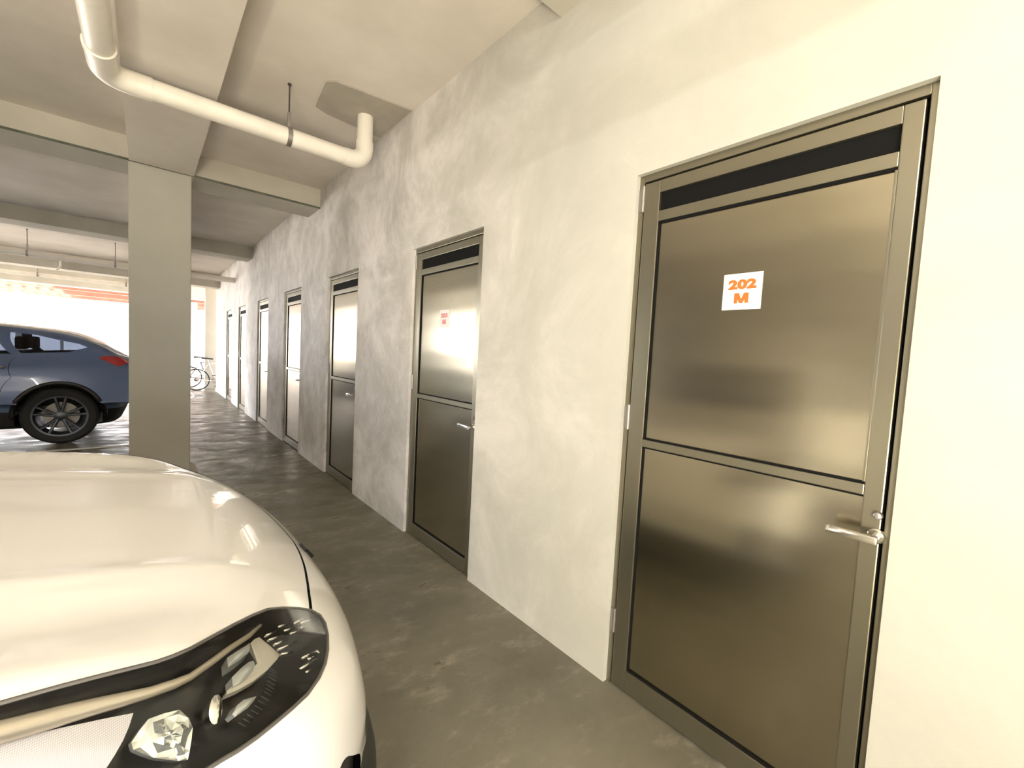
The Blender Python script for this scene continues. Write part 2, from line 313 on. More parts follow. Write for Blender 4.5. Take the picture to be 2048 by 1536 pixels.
def make_door(name,label):
    """local origin: opening's foot nearest the camera, y runs away from the camera, the room is at -x"""
    W=.852; r=empty(name)
    X=.022                                                      # face of the frame, set back in the reveal
    f=MB(); f.box(X,X+.06,0,.016,0,DH,.002); f.box(X,X+.06,W-.022,W,0,DH,.002); f.box(X,X+.06,.016,W-.022,DH-.028,DH,.002)
    f.build('door_frame',M['bronze_f'],r)
    g=MB(); g.box(X+.035,X+.05,.016,W-.022,0.0,DH-.028); g=g.build('frame_gap',M['black'],r)
    # cut the dark backing behind the vent: backing is only a rim
    me=bpy.data.meshes.new('frame_gap'); b2=MB(); b2.box(X+.035,X+.05,.016,.03,0,DH-.028); b2.box(X+.035,X+.05,W-.03,W-.022,0,DH-.028); b2.box(X+.035,X+.05,.03,W-.03,DH-.04,DH-.028)
    bpy.data.objects.remove(g); b2.build('frame_gap',M['black'],r)
    y0,y1=.023,W-.027; zt=DH-.036; L=MB()
    L.box(X-.002,X+.045,y0,.066,.008,zt,.003)                   # latch stile
    L.box(X-.002,X+.045,y1-.066,y1,.008,zt,.003)                # hinge stile
    L.build('stile',M['bronze_f'],r)
    L=MB(); ya,yb=.066,y1-.066
    L.box(X-.002,X+.045,ya,yb,2.018,zt,.002); L.box(X-.002,X+.045,ya,yb,1.909,1.948,.002); L.box(X-.002,X+.045,ya,yb,1.030,1.060,.002); L.box(X-.002,X+.045,ya,yb,.008,.095,.002)
    L.build('rail',M['bronze_f'],r)
    MB().box(X+.010,X+.03,ya-.01,yb+.01,1.94,2.025).build('vent_opening',M['black'],r)  # solid black plate painting in the shade inside the open vent
    def panel(nm,z0,z1):
        p=MB(); p.box(X+.011,X+.03,ya,yb,z0,z1)
        return p.build(nm,M['bronze'],r)
    panel('upper_panel',1.066,1.902); panel('lower_panel',.101,1.024)
    s=MB(); s.box(X+.004,X+.03,ya,yb,1.902,1.909); s.box(X+.004,X+.03,ya,yb,1.060,1.066); s.box(X+.004,X+.03,ya,yb,1.024,1.030); s.box(X+.004,X+.03,ya,yb,.095,.101)
    s.box(X+.004,X+.03,yb-.005,yb,1.066,1.902); s.box(X+.004,X+.03,yb-.004,yb,.101,1.024)
    s.build('panel_seal',M['black'],r)
    MB().box(X+.002,X+.012,ya,ya+.006,1.066,1.902,.001).build('glazing_bead',M['bronze_f'],r)
    # lever, rose, neck and key cylinder
    h=MB(); h.lathe([(0,X-.012),(.017,X-.012),(.020,X-.009),(.021,X-.002)],(0,.030,.928),'x',24); h.build('handle_rose',M['chrome'],r,auto=.6)
    h=MB(); h.tube([(X-.005,.030,.928),(X-.040,.030,.928),(X-.050,.030,.928)],.0095,16)
    h.box(X-.060,X-.047,.020,.132,.917,.939,.005); h.box(X-.060,X-.038,.120,.132,.917,.939,.004)
    h.build('lever_handle',M['chrome'],r,auto=.6)
    k=MB(); k.lathe([(0,X-.018),(.006,X-.018),(.0095,X-.016),(.0105,X-.012),(.0115,X-.006),(.0115,X-.002)],(0,.031,.984),'x',20); k.box(X-.0186,X-.0178,.029,.033,.978,.99)
    k.build('key_cylinder',M['galv'],r,auto=.6)
    for z in (1.955,1.09,.23):
        q=MB(); q.cyl((X-.006,W-.024,z),(X-.006,W-.024,z+.10),.0065,12); q.cyl((X-.006,W-.024,z+.046),(X-.006,W-.024,z+.054),.0075,12); q.box(X-.003,X,W-.022,W-.002,z+.005,z+.095)
        q.build('hinge',M['galv'],r,auto=.6)
    return r
door_labels=['nearest metal storage door, with the white 202 M sign','metal storage door with the faded 203 M sign, second from the camera','third metal storage door, brightly mirroring the daylight, beyond the 203 one',
 'fourth metal storage door along the wall, narrow with a lit top rail','fifth metal storage door along the wall toward the far opening','sixth metal storage door, last but one before the wall ends','farthest metal storage door, next to the end of the wall']
proto=make_door('door_1',door_labels[0])
for i,(a,b) in enumerate(DOORS):
    if i==0: d=proto
    else:
        d=proto.copy(); COL.objects.link(d); d.name='door_%d'%(i+1)
        for ch in list(proto.children):
            c=ch.copy(); COL.objects.link(c); c.parent=d
    d.location=(0,a,0); tag(d,door_labels[i],'door',kind='structure')
def sign(y0,y1,z0,z1,l1,l2,m,label,size):
    r=empty('number_sign',(.0335,(y0+y1)/2,(z0+z1)/2)); tag(r,label,'sign')
    hy,hz=(y1-y0)/2,(z1-z0)/2
    MB().box(-.003,-.0002,-hy,hy,-hz,hz).build('plate',M['sign'],r)
    R=Matrix(((0,0,-1,0),(-1,0,0,0),(0,1,0,0),(0,0,0,1)))
    for t,dz,sx in ((l1,.022*size,1.38),(l2,-.022*size,1.9)):
        me=text_mesh(t,.040*size,sx,(.0024)*size,.0004)
        me.transform(Matrix.Translation((-.0034,0,dz))@R)
        link_mesh('lettering',me,m,r)
sign(.542,.664,1.556,1.676,'202','M',M['orange'],'square white door sign with orange 202 M on the nearest metal door',1.0)
sign(2.415,2.531,1.532,1.648,'203','M',M['red'],'white door sign with faded red 203 M on the second metal door',.92)

# ------------------------------------------------------------------ pipes
PR=.056
def hanger(x,y,z,parent,ox,oy,oz):
    h=MB(); h.lathe([(PR+.001,-.014),(PR+.005,-.014),(PR+.005,.014),(PR+.001,.014)],(x-ox,y-oy,z-oz),'x',24)
    h.box(x-ox-.010,x-ox+.010,y-oy-.012,y-oy+.012,z-oz+PR,z-oz+PR+.10,.003)
    c=h.build('pipe_hanger',M['galv'],parent,auto=.6)
    t=MB(); t.cyl((x-ox,y-oy,z-oz+PR+.05),(x-ox,y-oy,SLAB-oz),.005,8); t.lathe([(0,SLAB-oz-.012),(.012,SLAB-oz-.012),(.012,SLAB-oz)],(x-ox,y-oy,0),'z',10); t.build('threaded_rod',M['steel'],c)
zp=2.757; yp=3.28; xl=-1.645; xr=-.229
dp=empty('drain_pipe',(xl,yp,zp)); tag(dp,'cream plastic drain pipe bending overhead above the white car toward the wall','pipe')
rel=lambda P:[(p[0]-xl,p[1]-yp,p[2]-zp) for p in P]
B=.10
MB().tube(rel([(xl,-5,zp),(xl,yp-B-.12,zp)]),PR,28).build('lengthwise_run',M['pvc'],dp,auto=.7)
MB().tube(rel([(xl,yp-B-.16,zp)]+[tuple(v) for v in bend((xl,yp-B,zp),(xl,yp,zp),(xl+B,yp,zp))]+[(xl+B+.10,yp,zp)]),PR+.005,28).build('elbow',M['pvc'],dp,auto=.9)
MB().tube(rel([(xl+B+.05,yp,zp),(xr-B,yp,zp)]),PR,28).build('cross_run',M['pvc'],dp,auto=.7)
MB().tube(rel([(xr-B-.05,yp,zp)]+[tuple(v) for v in bend((xr-B,yp,zp),(xr,yp,zp),(xr,yp,zp+B))]+[(xr,yp,zp+B+.05)]),PR+.005,28).build('elbow',M['pvc'],dp,auto=.9)
MB().tube(rel([(xr,yp,zp+B),(xr,yp,SLAB)]),PR,28).build('riser',M['pvc'],dp,auto=.7)
rg=MB(); rg.tube(rel([(xl,yp-B-.20,zp),(xl,yp-B-.155,zp)]),PR+.009,28); rg.build('coupling_ring',M['pvc'],dp,auto=.7)
hanger(-.745,yp,zp,dp,xl,yp,zp)
def far_pipe(y,z,x0,x1,hx,lb,r=PR):
    o=empty('drain_pipe',(x0,y,z)); tag(o,lb,'pipe')
    MB().tube([(0,0,0),(x1-x0,0,0)],r,20).build('pipe_run',M['pvc'],o,auto=.7)
    for t in (.32,.66): MB().tube([(t*(x1-x0)-.04,0,0),(t*(x1-x0)+.04,0,0)],r+.006,20).build('coupling',M['pvc'],o,auto=.7)
    for x in hx: hanger(x,y,z,o,x0,y,z)
far_pipe(11.05,2.70,-7.5,-.003,(-3.0,-5.2,-1.9),'grey drain pipe ending at the wall between the second and deep cross beams')
far_pipe(15.1,2.72,-7.5,-.6,(-3.4,-1.85),'thin drain pipe beyond the deep cross beam over the dark car',.045)
cd=empty('ceiling_conduit',(-2.85,13.4,2.95)); tag(cd,'short white conduit dropping down the face of the deep cross beam','conduit')
MB().tube([(0,0,.12),(0,0,-.14)]+[tuple(v) for v in bend((0,0,-.14),(0,0,-.2),(-.07,0,-.24))],.018,12).build('conduit_tube',M['pvc'],cd,auto=.8)
MB().box(-.03,.03,.03,.09,.02,.05).build('conduit_clip',M['galv'],cd)

# ------------------------------------------------------------------ cars
def smax(a,b,k):
    h=np.maximum(k-np.abs(a-b),0)/k
    return np.maximum(a,b)+h*h*k*.25
def smin(a,b,k): return -smax(-a,-b,k)
def cub(x,xs,ys):
    # smooth monotone-ish interpolation (Catmull / finite-difference Hermite)
    xs=np.asarray(xs,float); ys=np.asarray(ys,float)
    m=np.gradient(ys,xs)
    x=np.clip(x,xs[0],xs[-1]); i=np.clip(np.searchsorted(xs,x)-1,0,len(xs)-2)
    h=xs[i+1]-xs[i]; t=(x-xs[i])/h
    return ((2*t**3-3*t**2+1)*ys[i]+(t**3-2*t**2+t)*h*m[i]+(-2*t**3+3*t**2)*ys[i+1]+(t**3-t**2)*h*m[i+1])
def car_F(u,v,z,P):
    av=np.abs(v)
    W=cub(u,P['Wu'],P['W'])
    Wz=np.where(z>P['zw'],-P['wt']*((z-P['zw'])/.4)**2,-.055*((P['zw']-z)/.42)**2)
    Fs=av-(W+Wz)
    u0=P['plan'][0]*(av/.75)**P['plan'][1]
    Ff=u0+cub(z,P['nz'][0],P['nz'][1])-u
    Fr=u-(P['L']-.10*(av/.75)**2.6-cub(z,P['tz'][0],P['tz'][1]))
    T=cub(u,P['Tu'],P['T'])+np.interp(u,[.1,.45,1.2,1.6],[0,1,1,0])*cub(av,P['Xv'],P['X'])
    Ft=z-T
    F=smax(Ff,Fs,.30); F=smax(F,Fr,.25)
    F=smax(F,Ft,P['kt']); F=smax(F,P['gc']-z,.05)
    # greenhouse
    z0=P['zb']
    S=av-(P['gw']-P['tumble']*(z-z0))
    uw,zw,uw2,zw2=P['ws']; s=(uw2-uw)/(zw2-zw)
    A=((uw+(z-zw)*s+.16*(av/.7)**2)-u)/np.sqrt(1+s*s)
    R=z-(cub(u,P['Ru'],P['R'])-.05*(av/.6)**2)
    ub,zb,ub2,zb2=P['bk']; s=(ub-ub2)/(zb2-zb)
    B=(u-(ub-(z-zb)*s-.06*(av/.7)**2))/np.sqrt(1+s*s)
    G=smax(smax(A,S,.10),B,.10); G=smax(G,R,.12)
    G=smax(G,.5-z,.02)
    return smin(F,G,.05)
WHITE=dict(L=4.75,Wu=[0,.3,.8,2.4,4.1,4.75],W=[.93,.95,.965,.96,.95,.90],zw=.62,wt=.11,
 plan=(.10,2.6),nz=([.18,.26,.33,.45,.58,.68,.78],[-.07,-.06,-.03,-.022,.022,.105,.20]),tz=([.2,.5,.8,1.1],[.12,.0,.05,.12]),
 Tu=[0,.1,.2,.4,.7,1.1,1.4,2.5,4.2,4.75],T=[.66,.715,.76,.815,.865,.915,.945,.99,1.04,1.0],
 Xv=[0,.30,.40,.45,.50,.62,.72,.80,.9],X=[0,-.004,-.003,.002,-.005,-.020,-.008,.004,-.02],kt=.16,gc=.19,
 zb=.95,gw=.82,tumble=.34,ws=(1.15,.93,2.05,1.50),Ru=[1.8,2.3,3.0,3.8,4.3],R=[1.54,1.615,1.625,1.54,1.42],
 bk=(4.62,1.0,3.95,1.45),u0=.95,u1=3.9,zc=.50,nose=(-0.985,1.70),dirx=-1)
def normal(u,v,z,P,e=1e-3):
    g=np.stack([car_F(u+e,v,z,P)-car_F(u-e,v,z,P),car_F(u,v+e,z,P)-car_F(u,v-e,z,P),car_F(u,v,z+e,P)-car_F(u,v,z-e,P)],-1)
    return g/np.linalg.norm(g,axis=-1,keepdims=True)
def w2l(X,P): # world -> local (u,v,z)
    X=np.asarray(X,float); return np.stack([(P['nose'][0]-X[...,0])*(1 if P['dirx']<0 else -1),(X[...,1]-P['nose'][1]),X[...,2]],-1)
def l2w(U,P):
    U=np.asarray(U,float); s=-1 if P['dirx']<0 else 1
    return np.stack([P['nose'][0]+s*U[...,0],P['nose'][1]+U[...,1],U[...,2]],-1)

HL={"outline":[[0.6442,-0.8342,0.8448],[0.6171,-0.8307,0.8412],[0.5855,-0.8268,0.8369],[0.5514,-0.8218,0.8309],[0.5174,-0.8158,0.8237],[0.4803,-0.8069,0.8144],[0.4569,-0.7966,0.8087],[0.4315,-0.7792,0.8015],[0.3985,-0.7442,0.7895],[0.3559,-0.6982,0.7737],[0.3131,-0.6566,0.7582],[0.2775,-0.6249,0.7435],[0.2414,-0.6049,0.7243],[0.2029,-0.5861,0.7001],[0.1657,-0.5686,0.6728],[0.1442,-0.5727,0.6534],[0.1397,-0.6002,0.6443],[0.1479,-0.6468,0.642],[0.1647,-0.701,0.6413],[0.183,-0.7424,0.641],[0.2072,-0.7808,0.6432],[0.2409,-0.8189,0.6476],[0.2758,-0.847,0.655],[0.3092,-0.8696,0.6607],[0.3426,-0.8894,0.6652],[0.3747,-0.9047,0.67],[0.4003,-0.9143,0.6754],[0.4243,-0.9236,0.6782],[0.4528,-0.9319,0.6827]],"guide":[[0.6693,-0.845,0.8142],[0.6431,-0.8442,0.8096],[0.6153,-0.8422,0.8048],[0.5857,-0.8387,0.7995],[0.5538,-0.8345,0.7927],[0.5194,-0.829,0.7838],[0.4884,-0.8226,0.7754],[0.4549,-0.8116,0.7672],[0.4326,-0.8006,0.7623],[0.4017,-0.7733,0.7573],[0.3661,-0.7341,0.7484],[0.326,-0.6932,0.7361],[0.297,-0.6533,0.7271]],"panel":[[0.6606,-0.8468,0.7997],[0.6429,-0.8463,0.7964],[0.6151,-0.845,0.7907],[0.5853,-0.8433,0.7836],[0.5423,-0.8406,0.7719],[0.5071,-0.8382,0.7612],[0.5117,-0.8525,0.752],[0.5184,-0.8661,0.7425],[0.5272,-0.8778,0.7336],[0.5367,-0.8881,0.7252],[0.5437,-0.898,0.7157],[0.654,-0.8849,0.7625]],"crystal":[[0.4886,-0.847,0.7475],[0.4693,-0.8419,0.7432],[0.4491,-0.8383,0.7364],[0.4373,-0.848,0.7223],[0.4323,-0.858,0.7104],[0.4343,-0.868,0.7008],[0.4377,-0.8797,0.6885],[0.4408,-0.887,0.6802],[0.4526,-0.8876,0.6861],[0.4827,-0.8843,0.7069],[0.5066,-0.8755,0.7278],[0.5091,-0.8689,0.7358],[0.4996,-0.8579,0.7425]],"lens_small":[[0.3882,-0.8386,0.7053],[0.3874,-0.8313,0.7107],[0.3882,-0.8251,0.7162],[0.3907,-0.8208,0.7208],[0.3943,-0.8195,0.7239],[0.3985,-0.821,0.7248],[0.4027,-0.8258,0.724],[0.4061,-0.8322,0.721],[0.4084,-0.8399,0.7167],[0.409,-0.8466,0.7111],[0.408,-0.8518,0.7053],[0.4056,-0.8552,0.7004],[0.4022,-0.8565,0.6974],[0.3981,-0.8551,0.6963],[0.3941,-0.8513,0.6974],[0.3906,-0.8454,0.7004]],"bezel":[[0.3235,-0.701,0.7243],[0.3141,-0.6877,0.7217],[0.3034,-0.6796,0.7173],[0.2867,-0.7018,0.7029],[0.2713,-0.7203,0.6871],[0.2799,-0.7341,0.688],[0.2873,-0.743,0.6901],[0.3017,-0.7612,0.6928],[0.3326,-0.7897,0.7004],[0.3594,-0.8071,0.708],[0.3806,-0.8168,0.7144],[0.3785,-0.8111,0.7171],[0.3514,-0.795,0.7099],[0.3229,-0.7718,0.7029],[0.312,-0.7489,0.7047],[0.3145,-0.733,0.7111]],"lensA":[[0.3711,-0.7485,0.7407],[0.3483,-0.726,0.7341],[0.3259,-0.7045,0.7272],[0.3272,-0.718,0.7248],[0.3319,-0.7317,0.7242],[0.3521,-0.7535,0.7293],[0.3722,-0.7713,0.7351]],"lensB":[[0.3682,-0.7901,0.7255],[0.3493,-0.7685,0.723],[0.3355,-0.7548,0.7197],[0.3262,-0.7499,0.7157],[0.3244,-0.7582,0.7117],[0.3317,-0.7737,0.7101],[0.3421,-0.7865,0.7109],[0.355,-0.7979,0.7134],[0.3688,-0.8065,0.717]],"lensC":[[0.3742,-0.8392,0.6891],[0.3653,-0.8278,0.6933],[0.3532,-0.8188,0.6925],[0.331,-0.811,0.6828],[0.3372,-0.819,0.6806],[0.3484,-0.8297,0.6802],[0.3701,-0.8422,0.6834]],"fins":[[[0.294,-0.6897,0.7214],[0.2682,-0.667,0.71]],[[0.2906,-0.7017,0.7167],[0.2559,-0.6753,0.7004]],[[0.2811,-0.7112,0.7081],[0.2477,-0.6841,0.6927]],[[0.2758,-0.7226,0.7014],[0.2293,-0.6849,0.6787]],[[0.2723,-0.7335,0.6953],[0.2453,-0.7175,0.681]],[[0.261,-0.6518,0.7083],[0.2349,-0.6281,0.6953]],[[0.2507,-0.6612,0.7],[0.2214,-0.6352,0.6842]],[[0.2394,-0.6658,0.691],[0.2066,-0.6376,0.6724]],[[0.2207,-0.6232,0.6861],[0.1773,-0.5694,0.6609]],[[0.2021,-0.6112,0.674],[0.1481,-0.5527,0.6389]],[[0.2073,-0.6316,0.6743],[0.1914,-0.6139,0.665]]],"rings":[[[0.2295,-0.7274,0.6641],[0.1872,-0.6892,0.6422]],[[0.2163,-0.7246,0.6544],[0.2004,-0.7129,0.6451]],[[0.2404,-0.755,0.661],[0.1945,-0.7149,0.639]],[[0.2291,-0.7576,0.6497],[0.2164,-0.7481,0.6436]],[[0.1872,-0.6892,0.6422],[0.1789,-0.6953,0.6325]],[[0.1789,-0.6953,0.6325],[0.1957,-0.7266,0.6348]]],"ticks":[[[0.3651,-0.8499,0.6755],[0.3541,-0.853,0.6635]],[[0.3579,-0.8446,0.6758],[0.3468,-0.8478,0.6637]],[[0.3505,-0.8389,0.6758],[0.3392,-0.8422,0.6637]],[[0.3433,-0.8328,0.6764],[0.3318,-0.8362,0.6643]],[[0.336,-0.826,0.6771],[0.3244,-0.8295,0.6649]],[[0.3291,-0.8191,0.678],[0.3172,-0.8223,0.6654]],[[0.3228,-0.8114,0.679],[0.3109,-0.8151,0.6666]],[[0.3164,-0.8037,0.6801],[0.3043,-0.8074,0.6677]],[[0.3132,-0.7978,0.6815],[0.3009,-0.8016,0.6691]],[[0.3099,-0.7919,0.6831],[0.2976,-0.7958,0.6706]],[[0.3068,-0.7844,0.685],[0.2944,-0.7887,0.6727]],[[0.3038,-0.7761,0.6871],[0.2913,-0.7809,0.6751]],[[0.3013,-0.7686,0.6891],[0.2888,-0.7737,0.6773]],[[0.3003,-0.7633,0.6912],[0.2878,-0.7684,0.6793]],[[0.2991,-0.7571,0.6927],[0.2866,-0.7627,0.6811]]]}

class CarBody:
    """closed car skin: an implicit body sampled from a spine, triangulated with the panel outlines as constraints"""
    S=.9
    def __init__(s,P,root,fine=.03,coarse=.06,nphi=240,fine_to=1.85):
        s.P=P; s.root=root; s.R1=PI/2+(P['u1']-P['u0'])/s.S; s.polys=[]; s.segs=[]
        s.fine,s.coarse,s.nphi,s.fine_to=fine,coarse,nphi,fine_to
    def to2(s,U):
        P=s.P; U=np.atleast_2d(np.asarray(U,float)); u,v,z=U[:,0],U[:,1],U[:,2]-P['zc']; h=np.hypot(v,z); ph=np.arctan2(z,v)
        R=np.where(u<P['u0'],np.arctan2(h,P['u0']-u),np.where(u>P['u1'],s.R1+np.arctan2(h,-(u-P['u1']))-PI/2,PI/2+(u-P['u0'])/s.S))
        return np.stack([R*np.cos(ph),R*np.sin(ph)],-1)
    def surf(s,Q):
        P=s.P; R=np.hypot(Q[:,0],Q[:,1]); ph=np.arctan2(Q[:,1],Q[:,0])
        a=np.where(R<PI/2,R,np.where(R>s.R1,np.minimum(PI/2+R-s.R1,PI-1e-3),PI/2))
        ou=np.where(R<PI/2,P['u0'],np.where(R>s.R1,P['u1'],P['u0']+(R-PI/2)*s.S))
        d=np.stack([-np.cos(a),np.sin(a)*np.cos(ph),np.sin(a)*np.sin(ph)],-1)
        o=np.stack([ou,0*ou,0*ou+P['zc']],-1); lo=np.zeros(len(Q)); hi=np.full(len(Q),1.9)
        for _ in range(34):
            m=(lo+hi)/2; X=o+d*m[:,None]; f=car_F(X[:,0],X[:,1],X[:,2],P); lo=np.where(f<0,m,lo); hi=np.where(f<0,hi,m)
        return o+d*lo[:,None]
    def project(s,o,d):
        """march from outside along d onto the skin"""
        o=np.atleast_2d(np.asarray(o,float)); d=np.asarray(d,float); t=np.linspace(0,2.2,1200)
        out=[]
        for p in o:
            X=p+t[:,None]*d; f=car_F(X[:,0],X[:,1],X[:,2],s.P); i=int(np.argmax(f<0)); out.append(X[i])
        return np.array(out)
    def side(s,pts,sg):  return s.project([(u,sg*1.4,z) for u,z in pts],(0,-sg,0))
    def top(s,pts):      return s.project([(u,v,2.2) for u,v in pts],(0,0,-1))
    def front(s,pts):    return s.project([(-.5,v,z) for v,z in pts],(1,0,0))
    def back(s,pts):     return s.project([(s.P['L']+.5,v,z) for v,z in pts],(-1,0,0))
    @staticmethod
    def dens(A,closed,step=.02):
        out=[]; n=len(A)
        for i in range(n if closed else n-1):
            a,b=A[i],A[(i+1)%n]; k=max(1,int(np.hypot(*(b-a))/step))
            for j in range(k): out.append(a+(b-a)*j/k)
        if not closed: out.append(A[-1])
        return np.array(out)
    def region(s,name,pts3,smooth=True):
        A=s.to2(pts3)
        if smooth:
            B=np.concatenate([A[-1:],A,A[:2]]); out=[]
            for i in range(1,len(A)+1):
                p0,p1,p2,p3=B[i-1],B[i],B[i+1],B[i+2]
                for t in (0,.34,.67): out.append(.5*((2*p1)+(p2-p0)*t+(2*p0-5*p1+4*p2-p3)*t*t+(3*p1-p0-3*p2+p3)*t**3))
            A=np.array(out)
        s.polys.append((name,s.dens(A,True)))
    def strip(s,name,pts3,w=.0045):
        A=s.dens(s.to2(pts3),False,.015); T=np.gradient(A,axis=0); T/=np.linalg.norm(T,axis=1,keepdims=True)+1e-9; N=np.stack([-T[:,1],T[:,0]],-1)
        s.polys.append((name,np.concatenate([A+N*w/2,(A-N*w/2)[::-1]])))
    def cut(s,pts3,closed=False): s.segs.append(s.dens(s.to2(pts3),closed,.02))
    def mesh(s):
        Rm=s.R1+PI/2-.02; rs=list(np.arange(.02,s.fine_to,s.fine))+list(np.arange(s.fine_to,Rm,s.coarse))+[Rm]
        G=[np.zeros((1,2))]
        for k,R in enumerate(rs):
            n=int(min(s.nphi,max(8,2*PI*R/s.fine))); n=n if R<s.fine_to else s.nphi*2//3
            t=(np.arange(n)+.5*(k%2))*2*PI/n; G.append(np.stack([R*np.cos(t),R*np.sin(t)],-1))
        G=np.concatenate(G); C=[]; E=[]; off=0
        for nm,A in s.polys:
            n=len(A); E+=[(off+i,off+(i+1)%n) for i in range(n)]; C.append(A); off+=n
        for A in s.segs:
            n=len(A); E+=[(off+i,off+i+1) for i in range(n-1)]; C.append(A); off+=n
        C=np.concatenate(C); keep=np.ones(len(G),bool)
        for i in range(0,len(G),2000): keep[i:i+2000]=(np.min(np.sum((G[i:i+2000,None]-C[None])**2,-1),1)>.007**2)
        V=np.concatenate([C,G[keep]])
        r=delaunay_2d_cdt([Vector(p) for p in V],E,[],0,1e-6)
        s.Q=np.array([(v.x,v.y) for v in r[0]]); s.T=np.array([f for f in r[2] if len(f)==3]); s.X=s.surf(s.Q); u,v,z=s.X.T; s.N=normal(u,v,z,s.P)
        c=s.Q[s.T].mean(1); lab=np.full(len(s.T),-1)
        for k,(nm,A) in reversed(list(enumerate(s.polys))):
            lo,hi=A.min(0),A.max(0); idx=np.where((c[:,0]>=lo[0])&(c[:,0]<=hi[0])&(c[:,1]>=lo[1])&(c[:,1]<=hi[1]))[0]
            ins=np.zeros(len(idx),bool); x,y=c[idx].T
            for a,b in zip(A,np.roll(A,-1,0)):
                cr=((a[1]>y)!=(b[1]>y))
                if cr.any():
                    with np.errstate(divide='ignore',invalid='ignore'): ins^=cr&(x<(b[0]-a[0])*(y-a[1])/(b[1]-a[1])+a[0])
            lab[idx[ins]]=k
        s.names=[p[0] for p in s.polys]; s.lab=lab; s.cz=s.X[s.T].mean(1)
        # consistent winding, outward
        W=l2w(s.X,dict(s.P,nose=(0,0))); s.W=W
        sg=-1 if s.P['dirx']<0 else 1; s.NW=s.N*np.array([sg,1,1])
        a,b,c3=W[s.T[:,0]],W[s.T[:,1]],W[s.T[:,2]]; fl=np.sum(np.cross(b-a,c3-a)*s.NW[s.T].mean(1),1)<0
        s.T[fl]=s.T[fl][:,::-1]
    def part(s,name,mask,m,push=0.0,parent=None,disp=None):
        T=s.T[mask]
        if len(T)==0: return None
        ids,inv=np.unique(T,return_inverse=True); T=inv.reshape(T.shape)
        W=s.W[ids]+s.NW[ids]*(push if disp is None else disp(s.X[ids])[:,None])
        me=bpy.data.meshes.new(name); me.from_pydata(W.tolist(),[],T.tolist()); me.update()
        o=link_mesh(name,me,m,parent or s.root,True)
        if disp is None: me.normals_split_custom_set_from_vertices([tuple(n) for n in s.NW[ids]])
        return o
    def w(s,p): # local skin coordinates -> coordinates under the car's empty
        p=np.asarray(p,float); sg=-1 if s.P['dirx']<0 else 1
        return np.stack([sg*p[...,0],p[...,1],p[...,2]],-1)
def mir(pts,sg): return [(p[0],p[1]*(1 if sg<0 else -1),p[2]) for p in pts]   # tables hold the -v side

def plate(name,body,pts,m,parent,dome=.004,thick=.02,facet=False,sg=-1):
    pts=np.array(mir(pts,sg)); c=pts.mean(0)
    n=normal(*[np.array([x]) for x in c],body.P)[0]; bm=bmesh.new(); rings=[]
    for k,h in ((1,-thick),(1,0),(.8,.36*dome),(.5,.75*dome),(.2,.97*dome)):
        rings.append([bm.verts.new(body.w(c+(p-c)*k+n*(h+(random.uniform(-.005,.005) if facet and k<1 else 0)))) for p in pts])
    q=len(pts)
    for a,b in zip(rings,rings[1:]):
        for i in range(q): bm.faces.new((a[i],a[(i+1)%q],b[(i+1)%q],b[i]))
    t=bm.verts.new(body.w(c+n*dome)); 
    for i in range(q): bm.faces.new((rings[-1][i],rings[-1][(i+1)%q],t))
    if facet: bmesh.ops.triangulate(bm,faces=bm.faces[:])
    mb=MB(); mb.bm.free(); mb.bm=bm
    return mb.build(name,m,parent,auto=None if facet else .7)
def headlight(body,mask,sg,outl):
    O=np.array(mir(outl,sg)); Od=np.concatenate([O+(np.roll(O,-1,0)-O)*t for t in (0,.25,.5,.75)])
    def bowl(X):
        d=np.sqrt(np.min(np.sum((X[:,None]-Od[None])**2,-1),1)); return -np.minimum(.065,np.maximum(0,d-.004)*1.5)-.002
    h=body.part('headlight',mask,M['gloss_black'],disp=bowl)
    h['label']='glossy black headlight with clear lens and chrome projectors'
    body.part('lens',mask,M['clear'],.001,h)
    rim=MB(); rim.tube([tuple(p) for p in body.w(np.concatenate([O,O[:2]]))],.0038,8,False); rim.build('lens_seal',M['seal'],h,True)
    wp=lambda L:[tuple(p) for p in body.w(np.array(mir(L,sg)))]
    g=MB(); P=wp(HL['guide']); g.tube(P,.007,10,True,rs=[.015,.015,.0145,.0135,.012,.0105,.0085,.008,.0065,.0065,.006,.0055,.004]); g.build('light_guide',M['warmchrome'],h,True)
    plate('reflector_panel',body,HL['panel'],M['grid'],h,.003,.012,sg=sg)
    plate('crystal_lens',body,HL['crystal'],M['crystal'],h,.008,.012,True,sg=sg)
    plate('projector_bezel',body,HL['bezel'],M['bezel'],h,.001,.012,sg=sg)
    for k in ('lensA','lensB','lensC','lens_small'): plate('projector_lens',body,HL[k],M['lensglass'] if k!='lens_small' else M['mirror'],h,.006,.02,sg=sg)
    f=MB()
    for a,b in HL['fins']: f.tube(wp([a,b]),.0032,6)
    f.build('reflector_fins',M['mirror'],h,True)
    f=MB()
    for a,b in HL['rings']: f.tube(wp([a,b]),.0034,6)
    f.build('chrome_bracket',M['mirror'],h,True)
    f=MB()
    for a,b in HL['ticks']: f.tube(wp([a,b]),.0011,6)
    f.build('scale_marks',M['alloy_dark'],h,True)
    return h
